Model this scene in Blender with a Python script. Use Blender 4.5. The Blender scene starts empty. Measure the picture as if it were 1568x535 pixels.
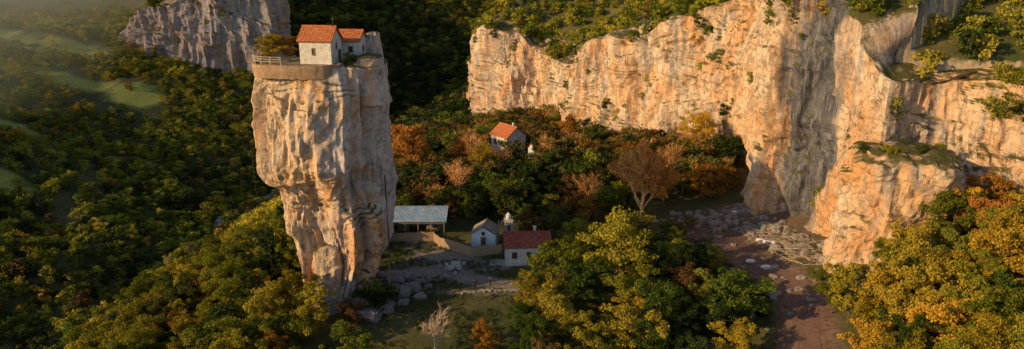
import bpy, math, random
import numpy as np
from mathutils import Vector, Matrix
rng=np.random.default_rng(7); random.seed(7)
sc=bpy.context.scene
U=random.uniform
# ------------------------------------------------------------ noise
def h3(ix,iy,iz,s):
    n=(ix*374761393+iy*668265263+iz*2246822519+s*3266489)&0xffffffff
    n=((n^(n>>13))*1274126177)&0xffffffff
    n=n^(n>>16)
    return n/4294967295.0
def noise3(x,y,z,s=0):
    xi=np.floor(x).astype(np.int64);yi=np.floor(y).astype(np.int64);zi=np.floor(z).astype(np.int64)
    xf=x-xi;yf=y-yi;zf=z-zi
    xf=xf*xf*(3-2*xf);yf=yf*yf*(3-2*yf);zf=zf*zf*(3-2*zf)
    def c(a,b,d):return h3(xi+a,yi+b,zi+d,s)
    x00=c(0,0,0)*(1-xf)+c(1,0,0)*xf;x10=c(0,1,0)*(1-xf)+c(1,1,0)*xf
    x01=c(0,0,1)*(1-xf)+c(1,0,1)*xf;x11=c(0,1,1)*(1-xf)+c(1,1,1)*xf
    y0=x00*(1-yf)+x10*yf;y1=x01*(1-yf)+x11*yf
    return (y0*(1-zf)+y1*zf)*2-1
def fbm(x,y,z,o=4,s=0,g=.5):
    x,y,z=np.broadcast_arrays(np.asarray(x,float),np.asarray(y,float),np.asarray(z,float))
    r=0;a=1;t=0
    for i in range(o):
        r=r+a*noise3(x*2**i+i*17.3,y*2**i-i*9.1,z*2**i+i*5.7,s+i);t+=a;a*=g
    return r/t
def ridged(x,y,z,o=3,s=0):
    r=0;a=1;t=0
    for i in range(o):
        r=r+a*(1-np.abs(noise3(x*2**i+i*17.3,y*2**i-i*9.1,z*2**i+i*5.7,s+i)));t+=a;a*=.5
    return r/t
def steps(v,n):
    q=v*n;f=np.floor(q);u=q-f
    return (f+sstep(.33,.67,u))/n
def sstep(a,b,x):
    t=np.clip((x-a)/(b-a),0,1);return t*t*(3-2*t)
# ------------------------------------------------------------ mesh helpers
def fast_mesh(name,V,F,mats=(),smooth=False,midx=None):
    V=np.ascontiguousarray(V,dtype=np.float32);F=np.ascontiguousarray(F,dtype=np.int32)
    me=bpy.data.meshes.new(name)
    me.vertices.add(len(V));me.vertices.foreach_set('co',V.ravel())
    k=F.shape[1]
    me.loops.add(F.size);me.loops.foreach_set('vertex_index',F.ravel())
    me.polygons.add(len(F));me.polygons.foreach_set('loop_start',np.arange(0,F.size,k,dtype=np.int32))
    for m in mats: me.materials.append(m)
    if midx is not None: me.polygons.foreach_set('material_index',np.asarray(midx,dtype=np.int32))
    me.polygons.foreach_set('use_smooth',np.full(len(F),smooth))
    me.update(calc_edges=True)
    return me
def add_obj(name,me,parent=None,loc=None):
    o=bpy.data.objects.new(name,me);sc.collection.objects.link(o)
    if parent: o.parent=parent
    if loc is not None:o.location=loc
    return o
def grid_faces(nu,nv,wrapu=False):
    i=np.arange(nu if wrapu else nu-1);j=np.arange(nv-1)
    I,J=np.meshgrid(i,j,indexing='ij');I2=(I+1)%nu
    return np.stack([I*nv+J,I2*nv+J,I2*nv+J+1,I*nv+J+1],-1).reshape(-1,4)
class MB:
    def __init__(s): s.V=[];s.F=[];s.M=[];s.n=0
    def add(s,V,F,m=0):
        V=np.asarray(V,float).reshape(-1,3);F=np.asarray(F,int)
        s.V.append(V);s.F.append(F+s.n);s.M.append(np.full(len(F),m));s.n+=len(V)
    def box(s,c,d,rz=0,m=0,rx=0,ry=0):
        v=np.array([[x,y,z] for x in(-.5,.5) for y in(-.5,.5) for z in(-.5,.5)])*np.array(d)
        R=np.array(Matrix.Rotation(rz,3,'Z')@Matrix.Rotation(ry,3,'Y')@Matrix.Rotation(rx,3,'X'))
        v=v@R.T+np.array(c)
        s.add(v,[[0,1,3,2],[4,6,7,5],[0,4,5,1],[2,3,7,6],[0,2,6,4],[1,5,7,3]],m)
    def tube(s,P,R,n=5,m=0):
        P=np.asarray(P,float);R=np.asarray(R,float)
        d=np.gradient(P,axis=0);d/=np.linalg.norm(d,axis=1)[:,None]+1e-9
        up=np.array([0,0,1.]) if abs(d[0,2])<.8 else np.array([1.,0,0])
        a=np.cross(d,up);a/=np.linalg.norm(a,axis=1)[:,None]+1e-9;b=np.cross(d,a)
        t=np.arange(n)/n*2*math.pi
        ring=P[:,None]+R[:,None,None]*(np.cos(t)[None,:,None]*a[:,None]+np.sin(t)[None,:,None]*b[:,None])
        k=len(P);F=[]
        for i in range(k-1):
            for j in range(n):F.append([i*n+j,i*n+(j+1)%n,(i+1)*n+(j+1)%n,(i+1)*n+j])
        s.add(ring,F,m)
    def mesh(s,name,mats,smooth=False):
        return fast_mesh(name,np.concatenate(s.V),np.concatenate(s.F),mats,smooth,np.concatenate(s.M))
# ------------------------------------------------------------ materials
class NT:
    def __init__(s,name):
        s.m=bpy.data.materials.new(name);s.m.use_nodes=True;s.t=s.m.node_tree
        s.t.nodes.clear();s.out=s.n('ShaderNodeOutputMaterial')
    def n(s,ty,**kw):
        nd=s.t.nodes.new(ty)
        for k,v in kw.items():setattr(nd,k,v)
        return nd
    def l(s,a,b):s.t.links.new(a,b)
    def pos(s,scale=(1,1,1),objspace=False):
        mp=s.n('ShaderNodeMapping');mp.inputs['Scale'].default_value=scale
        if objspace: s.l(s.n('ShaderNodeTexCoord').outputs['Object'],mp.inputs[0])
        else: s.l(s.n('ShaderNodeNewGeometry').outputs['Position'],mp.inputs[0])
        return mp.outputs[0]
    def noise(s,vec,scale,detail=4,rough=.55,dist=0):
        nd=s.n('ShaderNodeTexNoise');nd.inputs['Scale'].default_value=scale;nd.inputs['Detail'].default_value=detail
        nd.inputs['Roughness'].default_value=rough;nd.inputs['Distortion'].default_value=dist
        s.l(vec,nd.inputs['Vector']);return nd.outputs[0]
    def ramp(s,fac,stops):
        r=s.n('ShaderNodeValToRGB');e=r.color_ramp.elements
        while len(e)<len(stops):e.new(.5)
        for i,(p,c) in enumerate(stops):
            e[i].position=p
            e[i].color=(c,c,c,1) if not isinstance(c,tuple) else (*c,1)
        s.l(fac,r.inputs[0]);return r.outputs[0]
    def mix(s,f,a,b,mode='MIX'):
        m=s.n('ShaderNodeMix',data_type='RGBA',blend_type=mode)
        for v,i in((f,0),(a,6),(b,7)):
            if isinstance(v,(int,float)):m.inputs[i].default_value=v
            elif isinstance(v,tuple):m.inputs[i].default_value=(*v,1)
            else:s.l(v,m.inputs[i])
        return m.outputs[2]
    def math(s,op,a,b=0):
        m=s.n('ShaderNodeMath',operation=op)
        for v,i in((a,0),(b,1)):
            if isinstance(v,(int,float)):m.inputs[i].default_value=v
            else:s.l(v,m.inputs[i])
        return m.outputs[0]
    def bump(s,h,strength=.5,dist=.1):
        b=s.n('ShaderNodeBump');b.inputs['Strength'].default_value=strength;b.inputs['Distance'].default_value=dist
        s.l(h,b.inputs['Height']);return b.outputs[0]
    def finish(s,col,rough=.9,normal=None,metal=0,spec=.2):
        p=s.n('ShaderNodeBsdfPrincipled')
        if isinstance(col,tuple):p.inputs['Base Color'].default_value=(*col,1)
        else:s.l(col,p.inputs['Base Color'])
        p.inputs['Roughness'].default_value=rough;p.inputs['Metallic'].default_value=metal
        p.inputs['Specular IOR Level'].default_value=spec
        if normal is not None:s.l(normal,p.inputs['Normal'])
        s.l(p.outputs[0],s.out.inputs[0]);return s.m
def simple(name,c,var=.25,scale=2,rough=.85,metal=0,bump=.2):
    t=NT(name);n=t.noise(t.pos(),scale,5)
    col=t.mix(t.ramp(n,[(.3,0.),(.7,1.)]),tuple(v*(1-var) for v in c),tuple(min(1,v*(1+var)) for v in c))
    return t.finish(col,rough,t.bump(n,bump,.05),metal)
def rock_mat(name,warm=(.68,.45,.26),pale=(.68,.55,.41),grey=(.34,.31,.30),orange=(.66,.33,.13),green=True,lilac_shade=None,stain_shade=None,k_o=.8,k_g=.75,bump=.8):
    t=NT(name)
    p=t.pos()
    big=t.noise(p,.07,5,.6,.6)
    col=t.mix(t.ramp(big,[(.40,0.),(.60,1.)]),warm,pale)
    if lilac_shade:  # paints the less lit right flank: lilac-grey blends in towards positive x
        sx=t.n('ShaderNodeSeparateXYZ');t.l(p,sx.inputs[0])
        k=t.math('ADD',t.math('MULTIPLY',t.math('ADD',sx.outputs[0],lilac_shade[0]),lilac_shade[1]),t.noise(p,.22,5,.6,.5))
        col=t.mix(t.ramp(k,[(.42,0.),(.60,1.)]),col,lilac_shade[2])
    oz=t.noise(t.pos((1,1,.5)),.11,6,.62,1.2)
    col=t.mix(t.ramp(oz,[(.47,0.),(.63,k_o)]),col,orange)
    st=t.noise(t.pos((.26,.26,.035)),1.0,7,.64,.9)
    col=t.mix(t.ramp(st,[(.50,0.),(.61,k_g)]),col,grey)
    st2=t.noise(t.pos((.8,.8,.12)),1.0,7,.70,.6)
    col=t.mix(t.ramp(st2,[(.53,0.),(.69,.7)]),col,(.12,.10,.09))
    lay=t.noise(t.pos((.10,.10,.8)),1.0,6,.6,1.)
    col=t.mix(t.ramp(lay,[(.28,.55),(.40,0.)]),col,(.17,.13,.095))
    lich=t.noise(p,.3,7,.7)
    col=t.mix(t.ramp(lich,[(.57,0.),(.72,.5)]),col,(.74,.68,.60))
    f=t.noise(p,1.1,9,.72)
    col=t.mix(1.0,col,t.ramp(f,[(.32,.5),(.46,1.),(.7,1.2)]),'MULTIPLY')
    pit=t.noise(t.pos((1,1,.7)),.55,6,.7)
    col=t.mix(t.ramp(pit,[(.32,.7),(.41,0.)]),col,(.12,.09,.065))
    vo=t.n('ShaderNodeTexVoronoi',feature='DISTANCE_TO_EDGE');vo.inputs['Scale'].default_value=1
    wv=t.n('ShaderNodeVectorMath',operation='ADD');t.l(t.pos((.22,.22,.08)),wv.inputs[0])
    nn=t.n('ShaderNodeTexNoise');nn.inputs['Scale'].default_value=.4;nn.inputs['Detail'].default_value=6;t.l(p,nn.inputs['Vector']);t.l(nn.outputs[1],wv.inputs[1]);t.l(wv.outputs[0],vo.inputs['Vector'])
    crack=t.ramp(vo.outputs[0],[(.0,0.),(.03,1.)])
    cm=t.math('MULTIPLY',t.math('SUBTRACT',1.0,crack),t.ramp(big,[(.4,.1),(.6,.75)]))
    col=t.mix(cm,col,(.09,.07,.055))
    if stain_shade:  # water stain and the alcove's shadow, both put into the rock colour
        vs=t.n('ShaderNodeVectorMath',operation='DISTANCE');fl=t.n('ShaderNodeMapping');fl.inputs['Scale'].default_value=(1,1,.25);t.l(p,fl.inputs[0]);t.l(fl.outputs[0],vs.inputs[0]);vs.inputs[1].default_value=(stain_shade[0],stain_shade[1],stain_shade[2]*.25)
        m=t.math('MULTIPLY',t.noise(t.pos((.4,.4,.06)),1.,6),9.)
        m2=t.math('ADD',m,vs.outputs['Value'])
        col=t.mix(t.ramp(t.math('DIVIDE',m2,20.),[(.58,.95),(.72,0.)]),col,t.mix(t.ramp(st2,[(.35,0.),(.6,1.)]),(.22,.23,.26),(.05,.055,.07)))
    if green:
        g=t.n('ShaderNodeNewGeometry');sx=t.n('ShaderNodeSeparateXYZ');t.l(g.outputs['Normal'],sx.inputs[0])
        gm=t.math('MULTIPLY',t.ramp(sx.outputs[2],[(.40,0.),(.7,1.)]),t.ramp(t.noise(p,.4,4),[(.34,0.),(.48,1.)]))
        col=t.mix(gm,col,t.mix(f,(.05,.055,.018),(.16,.14,.05)))
    hb=t.math('ADD',t.math('ADD',t.math('MULTIPLY',f,1.),t.math('MULTIPLY',pit,.8)),t.math('ADD',t.math('MULTIPLY',st2,.6),t.math('MULTIPLY',lay,.5)))
    return t.finish(col,.95,t.bump(hb,bump,.9),0,.1)
def leaf_mat(name,a,b,c,tr=.3,patch=.03):
    t=NT(name)
    g=t.n('ShaderNodeNewGeometry');oi=t.n('ShaderNodeObjectInfo')
    col=t.mix(g.outputs['Random Per Island'],a,b)
    ln=t.noise(oi.outputs['Location'],patch,3)
    k=t.math('ADD',t.math('MULTIPLY',oi.outputs['Random'],.55),t.math('MULTIPLY',ln,.9))
    col=t.mix(t.ramp(k,[(.66,0.),(1.,1.)]),col,c)
    col=t.mix(1.0,col,t.ramp(oi.outputs['Random'],[(0.,.55),(1.,1.35)]),'MULTIPLY')
    d=t.n('ShaderNodeBsdfDiffuse');tl=t.n('ShaderNodeBsdfTranslucent');mx=t.n('ShaderNodeMixShader')
    mx.inputs[0].default_value=tr
    t.l(col,d.inputs[0]);t.l(col,tl.inputs[0]);t.l(d.outputs[0],mx.inputs[1]);t.l(tl.outputs[0],mx.inputs[2])
    t.l(mx.outputs[0],t.out.inputs[0]);return t.m
M_rock=rock_mat('limestone_cliff',stain_shade=(59,131,30))
M_pillar=rock_mat('limestone_pillar',warm=(.72,.46,.24),pale=(.70,.54,.38),orange=(.70,.34,.11),lilac_shade=(30,.022,(.64,.55,.51)),k_o=.8,k_g=.55,bump=.75)
M_rockfar=rock_mat('limestone_distant',warm=(.46,.37,.27),pale=(.46,.42,.37),k_o=.35)
M_boulder=rock_mat('boulder_stone',warm=(.32,.28,.24),pale=(.40,.37,.33),orange=(.30,.22,.16),green=False)
L_green=leaf_mat('leaves_green',(.05,.10,.015),(.12,.165,.025),(.18,.18,.025))
L_yg=leaf_mat('leaves_yellow_green',(.14,.18,.018),(.29,.29,.030),(.34,.25,.03))
L_yel=leaf_mat('leaves_golden',(.30,.23,.022),(.48,.36,.035),(.44,.26,.03))
L_or=leaf_mat('leaves_orange',(.40,.18,.03),(.58,.30,.055),(.38,.17,.04))
L_br=leaf_mat('leaves_russet',(.16,.09,.035),(.28,.16,.05),(.19,.15,.04))
L_dk=leaf_mat('leaves_dark',(.025,.05,.014),(.06,.09,.024),(.09,.09,.026))
L_dk2=leaf_mat('leaves_deep_shade',(.03,.055,.02),(.065,.085,.03),(.10,.085,.03))  # gorge shade put into the colour: dark leaves for the back forest
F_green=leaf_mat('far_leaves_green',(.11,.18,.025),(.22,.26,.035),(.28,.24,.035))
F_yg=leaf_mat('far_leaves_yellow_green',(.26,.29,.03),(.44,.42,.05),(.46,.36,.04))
M_bark=simple('bark',(.12,.09,.065),.3,3)
M_barkp=simple('bark_pale',(.70,.40,.20),.2,3)
M_barkw=simple('bark_white',(.50,.40,.30),.25,3)
# ------------------------------------------------------------ cliff paths
def catmull(P,step):
    P=np.asarray(P,float);out=[]
    n=len(P)
    for i in range(n-1):
        p0=P[max(i-1,0)];p1=P[i];p2=P[i+1];p3=P[min(i+2,n-1)]
        L=np.linalg.norm((p2-p1)[:2]);k=max(2,int(L/step(p1)))
        t=np.arange(k)[:,None]/k
        out.append(.5*((2*p1)+(-p0+p2)*t+(2*p0-5*p1+4*p2-p3)*t*t+(-p0+3*p1-3*p2+p3)*t**3))
    out.append(P[-1:]);return np.concatenate(out)
# x,y,base,top,slope behind
RP=[(160,900,60,64,.3),(60,560,10,42,.5),(12,430,-4,34,.6),(-10,350,-4,30,.6),(-16,300,-6,28,.65),(-3,289,-6,25,.65),(12,281,-4,21,.65),(22,266,-4,19,.65),(24,246,-4,19,.6),
    (21,231,-5,24,.5),(31,217,-5,31,.5),(42,204,0,36,.45),(54,190,3,42,.4),(62,177,5,46,.4),(60,162,5,49,.4),(55,150,3,51,.4),(52.5,143,2,51,.4),
    (55,138.5,2,50,.4),(59.5,134,2,48,.45),(61.5,128,2,45,.5),(60.5,122,3,42,.5),(60.5,117,4,38,.5),(66,113.5,8,35,.5),(77,110.5,11,34,.5),(88,104,14,35,.5),(102,94,18,40,.45),(132,82,24,45,.3),(200,50,30,52,.2),(500,-150,60,64,.1)]
LP=[(-1300,760,60,62,.1),(-430,500,30,31,.2),(-330,450,24,25,.35),(-275,425,14,16,.4),(-228,406,8,14,.5),(-202,396,5,31,.5),(-172,391,2,40,.5),(-150,396,-2,42,.5),(-137,408,-8,40,.6),(-142,440,-16,42,.6),(-165,500,-16,44,.6),(-230,640,10,52,.5),(-400,1300,120,130,.1)]  # steep unseen rise behind this cliff, shaped to cast shadow over the gorge
def poly_sd(X,Y,P):
    P=np.asarray(P,float);best=np.full(X.shape,1e9);bp=np.zeros(X.shape);sd=np.zeros(X.shape);at=np.zeros(X.shape+(3,))
    for i in range(len(P)-1):
        a=P[i];b=P[i+1];d=b[:2]-a[:2];L2=d@d
        if L2<1e-9:continue
        t=np.clip(((X-a[0])*d[0]+(Y-a[1])*d[1])/L2,0,1)
        dx=X-(a[0]+t*d[0]);dy=Y-(a[1]+t*d[1]);dist=np.hypot(dx,dy)
        cr=(d[0]*(Y-a[1])-d[1]*(X-a[0]))/math.sqrt(L2)
        m=(dist<best-1e-7)|((np.abs(dist-best)<=1e-7)&(np.abs(cr)>bp))
        best=np.where(m,dist,best);bp=np.where(m,np.abs(cr),bp);sd=np.where(m,np.where(cr>0,dist,-dist),sd)
        for k in range(3):at[...,k]=np.where(m,a[2+k]+t*(b[2+k]-a[2+k]),at[...,k])
    return sd,at
RPs=catmull(RP,lambda p:6 if p[1]<320 else 30);LPs=catmull(LP,lambda p:10 if p[1]<560 else 60)
# ------------------------------------------------------------ terrain
XS=[-1600,-600,-350,-215,-125,-110,-65,-36,20,46,75,500]
L_=[20,18,6,-18,-50,-50]
ROWS=[(-500,XS,[20,18,8,-12,-50,-50,-18,-8,-8,-2,12,60]),
(60,[-1600,-600,-350,-215,-127,-117,-68,-36,20,43,75,500],L_+[-17,-7,-6,2,15,60]),
(85,[-1600,-600,-350,-215,-127,-117,-68,-36,20,44,75,500],L_+[-14,-5,-4,1,14,60]),
(105,[-1600,-600,-350,-215,-127,-117,-65,-36,20,46,75,500],L_+[-12,-2.5,-.5,1,13,60]),
(125,[-1600,-600,-350,-215,-127,-117,-65,-38,20,50,75,500],L_+[-11,-1,0,1.5,9,60]),
(160,[-1600,-600,-350,-215,-127,-117,-62,-36,20,50,75,500],L_+[-12,0,1,3,8,60]),
(210,[-1600,-600,-350,-215,-120,-110,-62,-30,20,50,75,500],L_+[-18,-3,-1,2,10,60]),
(300,[-1600,-600,-350,-215,-120,-108,-60,-26,14,50,75,500],[26,22,10,-10,-46,-50,-36,-18,-8,2,10,60]),
(400,[-1600,-600,-350,-215,-138,-100,-70,-30,0,46,75,500],[40,34,21,6,-6,-50,-42,-24,-5,5,10,60]),
(480,[-1600,-600,-350,-215,-125,-90,-60,-20,10,46,75,500],[50,45,30,12,-26,-50,-48,-30,-5,5,10,60]),
(620,[-1600,-600,-350,-215,-125,-90,-60,-20,10,46,75,500],[60,45,30,15,-5,-22,-20,-12,0,5,10,60]),
(900,XS,[60,50,50,50,50,45,42,40,40,40,50,60]),
(1700,XS,[200]*12),(4000,XS,[300]*12)]
RY=np.array([r[0] for r in ROWS],float);RX=np.array([r[1] for r in ROWS],float);RZ=np.array([r[2] for r in ROWS],float)
def base_h(X,Y):
    i=np.clip(np.searchsorted(RY,Y)-1,0,len(RY)-2);t=np.clip((Y-RY[i])/(RY[i+1]-RY[i]),0,1);t=t*t*(3-2*t)
    kx=RX[i]*(1-t)[...,None]+RX[i+1]*t[...,None];kz=RZ[i]*(1-t)[...,None]+RZ[i+1]*t[...,None]
    z=kz[...,0].copy()
    for k in range(kx.shape[-1]-1):
        u=(X-kx[...,k])/(kx[...,k+1]-kx[...,k]);m=u>0;u=np.clip(u,0,1)
        z=np.where(m,kz[...,k]*(1-u)+kz[...,k+1]*u,z)
    return z
def height(X,Y):
    X=np.asarray(X,float);Y=np.asarray(Y,float)
    z=(base_h(X,Y)*2+base_h(X+6,Y)+base_h(X-6,Y))/4
    yard=np.exp(-(((X+8)/22)**2+((Y-112)/20)**2)**2)
    z+=fbm(X/45,Y/45,X*0,4,3)*(4+9*sstep(-90,-150,X))*(1-yard)*sstep(20,60,np.hypot(X+5,Y-112))
    z+=fbm(X/7,Y/7,X*0,3,9)*.7*(1-.8*yard)
    for P,cap in((RPs,110),(LPs,130)):
        sd,at=poly_sd(X,Y,P)
        pl=at[...,1]+at[...,2]*np.clip(sd,0,200)-1.5+fbm(X/18,Y/18,X*0,3,21)*3*sstep(6,20,sd)
        pl=np.minimum(pl,cap)
        w=sstep(3.,7.,sd)
        z=z*(1-w)+np.maximum(z,pl)*w
    return z
def H1(x,y):return float(height(np.array([x]),np.array([y]))[0])
def axis(segs):
    o=[]
    for a,b,s in segs:o.append(np.arange(a,b,s))
    return np.concatenate(o+[np.array([segs[-1][1]])])
gx=axis([(-1600,-600,60),(-600,-340,10),(-340,-55,3),(-55,110,.9),(110,200,4),(200,600,25),(600,1800,100)])
gy=axis([(-500,0,20),(0,68,5),(68,160,.9),(160,430,2.6),(430,900,9),(900,3500,70)])
GX,GY=np.meshgrid(gx,gy,indexing='ij');GZ=height(GX,GY)
me=fast_mesh('ground',np.stack([GX,GY,GZ],-1).reshape(-1,3),grid_faces(len(gx),len(gy)),smooth=True)
def stroke(X,Y,pts,w):
    P=[(a,b,0,0,0) for a,b in pts];sd,_=poly_sd(X,Y,P);return 1-sstep(w*.5,w,np.abs(sd))
ROAD=[(49,141),(46,130),(44,120),(45,111),(46.5,103),(42,88),(37,72),(30,50)]
nz=fbm(GX/5,GY/5,GX*0,3,40)
path=np.maximum.reduce([stroke(GX,GY,[(-23,113),(-13,114.5),(-5,110),(3,107)],2.4),stroke(GX,GY,[(-22,101),(-17,106),(-13,113)],1.8),
  stroke(GX,GY,[(-19,126),(-14,121),(-9,116),(-3,116)],3.5),stroke(GX,GY,[(-13,107),(-4,105.5),(3,106)],1.3),np.exp(-(((GX+11)/9)**2+((GY-117)/5)**2))])
path=np.clip(path+nz*.35*(path>.05),0,1)
dirt=np.maximum.reduce([stroke(GX,GY,ROAD,5.5),np.exp(-(((GX-41)/10)**2+((GY-122)/16)**2)**2),np.exp(-(((GX-53)/8)**2+((GY-129)/15)**2)**2)])
dirt=np.clip(dirt+nz*.7*(dirt>.05),0,1)
MEAD=[(-106,232,7,8),(-252,385,34,14),(-300,395,30,16),(-225,350,22,8),(-190,345,14,7),(-265,350,20,7),(-170,300,11,6),(-235,310,18,6),(-270,310,24,8),(-215,285,16,5),(-190,250,10,6)]
mead=np.zeros_like(GX)
for a,b,c,d in MEAD:mead=np.maximum(mead,1-sstep(.7,1.15,np.hypot((GX-a)/c,(GY-b)/d)+nz*.4))
for nm,ar in(('path',path),('dirt',dirt),('mead',mead)):
    at=me.attributes.new(nm,'FLOAT','POINT');at.data.foreach_set('value',ar.astype(np.float32).ravel())
t=NT('ground_soil_grass');p=t.pos()
n1=t.noise(p,.12,6);n2=t.noise(p,1.3,8,.7)
col=t.mix(t.ramp(n1,[(.35,0.),(.65,1.)]),(.05,.065,.02),(.12,.105,.04))
def at_(nm):
    a=t.n('ShaderNodeAttribute');a.attribute_name=nm;return a.outputs['Fac']
col=t.mix(at_('mead'),col,t.mix(t.noise(p,.15,5),(.22,.27,.04),(.42,.38,.09)))
col=t.mix(at_('dirt'),col,t.mix(n2,(.11,.06,.046),(.24,.155,.12)))
col=t.mix(t.ramp(t.math('MULTIPLY',at_('path'),t.math('ADD',n2,.5)),[(.25,0.),(.8,1.)]),col,(.24,.20,.155))
g=t.n('ShaderNodeNewGeometry');sx=t.n('ShaderNodeSeparateXYZ');t.l(g.outputs['Normal'],sx.inputs[0])
col=t.mix(t.ramp(sx.outputs[2],[(.5,1.),(.7,0.)]),col,(.36,.28,.19))
col=t.mix(1.0,col,t.ramp(n2,[(.3,.6),(.7,1.35)]),'MULTIPLY')
M_ground=t.finish(col,.95,t.bump(n2,.7,.3));me.materials.append(M_ground)
add_obj('ground',me)
def ribbon(name,pts,w,mat,lift,step=1.2,nv=7):
    P=catmull([(a,b,0,0,0) for a,b in pts],lambda p:step)[:,:2]
    d=np.gradient(P,axis=0);d/=np.linalg.norm(d,axis=1)[:,None];n=np.stack([-d[:,1],d[:,0]],-1)
    ww=w*(1+.35*fbm(P[:,0]/7,P[:,1]/7,0*P[:,0],2,5))
    v=np.linspace(-.5,.5,nv)
    X=P[:,None,0]+n[:,None,0]*v*ww[:,None];Y=P[:,None,1]+n[:,None,1]*v*ww[:,None]
    Z=height(X,Y)+lift
    return add_obj(name,fast_mesh(name,np.stack([X,Y,Z],-1).reshape(-1,3),grid_faces(len(P),nv),[mat],True))
t=NT('red_dirt');n2=t.noise(t.pos(),1.1,8,.7)
M_dirt=t.finish(t.mix(n2,(.09,.05,.038),(.23,.145,.11)),.95,t.bump(n2,.8,.3))
ribbon('dirt_road',ROAD,3.2,M_dirt,.05)
t=NT('river_water');n2=t.noise(t.pos(),.5,6)
M_riv=t.finish(t.mix(t.ramp(n2,[(.42,0.),(.56,1.)]),(.12,.14,.12),(.6,.6,.54)),.25,t.bump(n2,.3,.1))
RIV=[(-123,60),(-121,130),(-126,150),(-119,168),(-117,185),(-110,200),(-120,225),(-114,245),(-118,268),(-110,290),(-105,400),(-80,480)]
ribbon('river',RIV,3.8,M_riv,.5,2.5)
# ------------------------------------------------------------ cliffs
def cliff(name,P,mat,stepf,nv,amp=1.,seed=0,ks=9):
    C=catmull(P,stepf)
    d=np.gradient(C[:,:2],axis=0)
    k=ks;ker=np.ones(k)/k
    d=np.stack([np.convolve(np.pad(d[:,i],k//2,mode='edge'),ker,'valid') for i in(0,1)],-1)
    d/=np.linalg.norm(d,axis=1)[:,None];n=np.stack([d[:,1],-d[:,0]],-1)
    v=np.linspace(0,1,nv)[None]
    zb=C[:,2:3]-14;zt=C[:,3:4]+fbm(C[:,0:1]/16,C[:,1:2]/16,0*C[:,0:1],3,seed+60)*5*amp
    vv=np.clip(v/.86,0,1);z=zb+(zt-zb)*vv
    off=3.8*(1-vv)**1.2*amp
    over=np.clip((v-.86)/.14,0,1)
    off=off-8.5*over**1.3;z=z+over*2.0*C[:,4:5]*2
    X=C[:,0:1]+n[:,0:1]*off;Y=C[:,1:2]+n[:,1:2]*off;Z=z+0*X
    D=(fbm(X/16,Y/16,Z/42,4,seed+1)*7.5+(ridged(X/8,Y/8,Z/34,3,seed+5)-.6)*6.5+steps(fbm(X/7,Y/7,Z/13,2,seed+9),5)*3.
       +steps(fbm(X/26,Y/26,Z/6.,2,seed+13),4)*1.7+(ridged(X/2.2,Y/2.2,Z/5,2,seed+20)-.6)*1.4+fbm(X/2.4,Y/2.4,Z/3,3,seed+22)*1.0)*amp
    D=D*(1-over*.7)
    X=X+n[:,0:1]*D;Y=Y+n[:,1:2]*D;Z=Z+fbm(X/5,Y/5,Z/5,2,seed+30)*.9
    add_obj(name,fast_mesh(name,np.stack([X,Y,Z],-1).reshape(-1,3),grid_faces(len(C),nv)[:,::-1],[mat]))
    return X,Y,Z,n
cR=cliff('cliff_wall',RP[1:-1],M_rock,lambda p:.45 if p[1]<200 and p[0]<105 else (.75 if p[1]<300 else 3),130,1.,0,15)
cL=cliff('distant_cliff',LP[4:-2],M_rockfar,lambda p:1.2,60,1.1,100)
# ------------------------------------------------------------ rocks
def rock_geo(c,r,seed,nu=28,nv=18,amp=.3,boxy=.6):
    th=np.arange(nu)/nu*2*math.pi;ph=np.linspace(-math.pi/2,math.pi/2,nv)
    T,Pp=np.meshgrid(th,ph,indexing='ij')
    f=lambda w:np.sign(w)*np.abs(w)**boxy
    y=f(np.sin(T))*np.abs(np.cos(Pp))**boxy;z=f(np.sin(Pp))
    x=f(np.cos(T))*np.abs(np.cos(Pp))**boxy
    k=1+amp*(fbm(x*1.3+seed,y*1.3,z*1.3,3,seed)*1.2+ (ridged(x*2.5,y*2.5,z*2.5+seed,2,seed)-.6)*.6)
    V=np.stack([c[0]+x*k*r[0],c[1]+y*k*r[1],c[2]+z*k*r[2]],-1)
    return V.reshape(-1,3),grid_faces(nu,nv,True)
def rocks(name,lst,mat,parent=None,**kw):
    b=MB()
    for i,(c,r) in enumerate(lst):
        V,F=rock_geo(c,r,i*7+len(name),**kw);b.add(V,F)
    return add_obj(name,b.mesh(name,[mat]),parent)
def bigrock(name,c,rx,ry,zb,zt,seed,mat,parent=None,nu=170,nv=110,amp=1.,taper=.1,lean=0):
    th=np.arange(nu)/nu*2*math.pi
    v=np.linspace(0,1,nv);T,Vv=np.meshgrid(th,v,indexing='ij')
    cap=np.clip((Vv-.82)/.18,0,1);s=np.sqrt(np.clip(1-cap**2.2,0,1));zz=np.clip(Vv/.82,0,1)
    Z=zb+(zt-zb)*(zz*.9+.1*np.sin(cap*math.pi/2))
    f=lambda w:np.sign(w)*np.abs(w)**.75
    k=(1-taper*zz)*s
    X=c[0]+lean*zz+rx*f(np.cos(T))*k;Y=c[1]+ry*f(np.sin(T))*k
    D=(fbm(X/8,Y/8,Z/18,4,seed)*2.8+(ridged(X/4,Y/4,Z/12,3,seed+3)-.6)*2.4+steps(fbm(X/7,Y/7,Z/5,2,seed+5),4)*1.6+fbm(X/1.5,Y/1.5,Z/1.8,3,seed+8)*.7)*amp*s
    X=X+np.cos(T)*D;Y=Y+np.sin(T)*D;Z=Z+fbm(X/3,Y/3,Z/3,3,seed+9)*1.2*amp*(Vv>.5)
    return add_obj(name,fast_mesh(name,np.stack([X,Y,Z],-1).reshape(-1,3),grid_faces(nu,nv,True),[mat]),parent)
bigrock('rock_buttress',(63.0,107.0),9.5,7.5,-6,23.5,41,M_rock,taper=.16)
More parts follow.
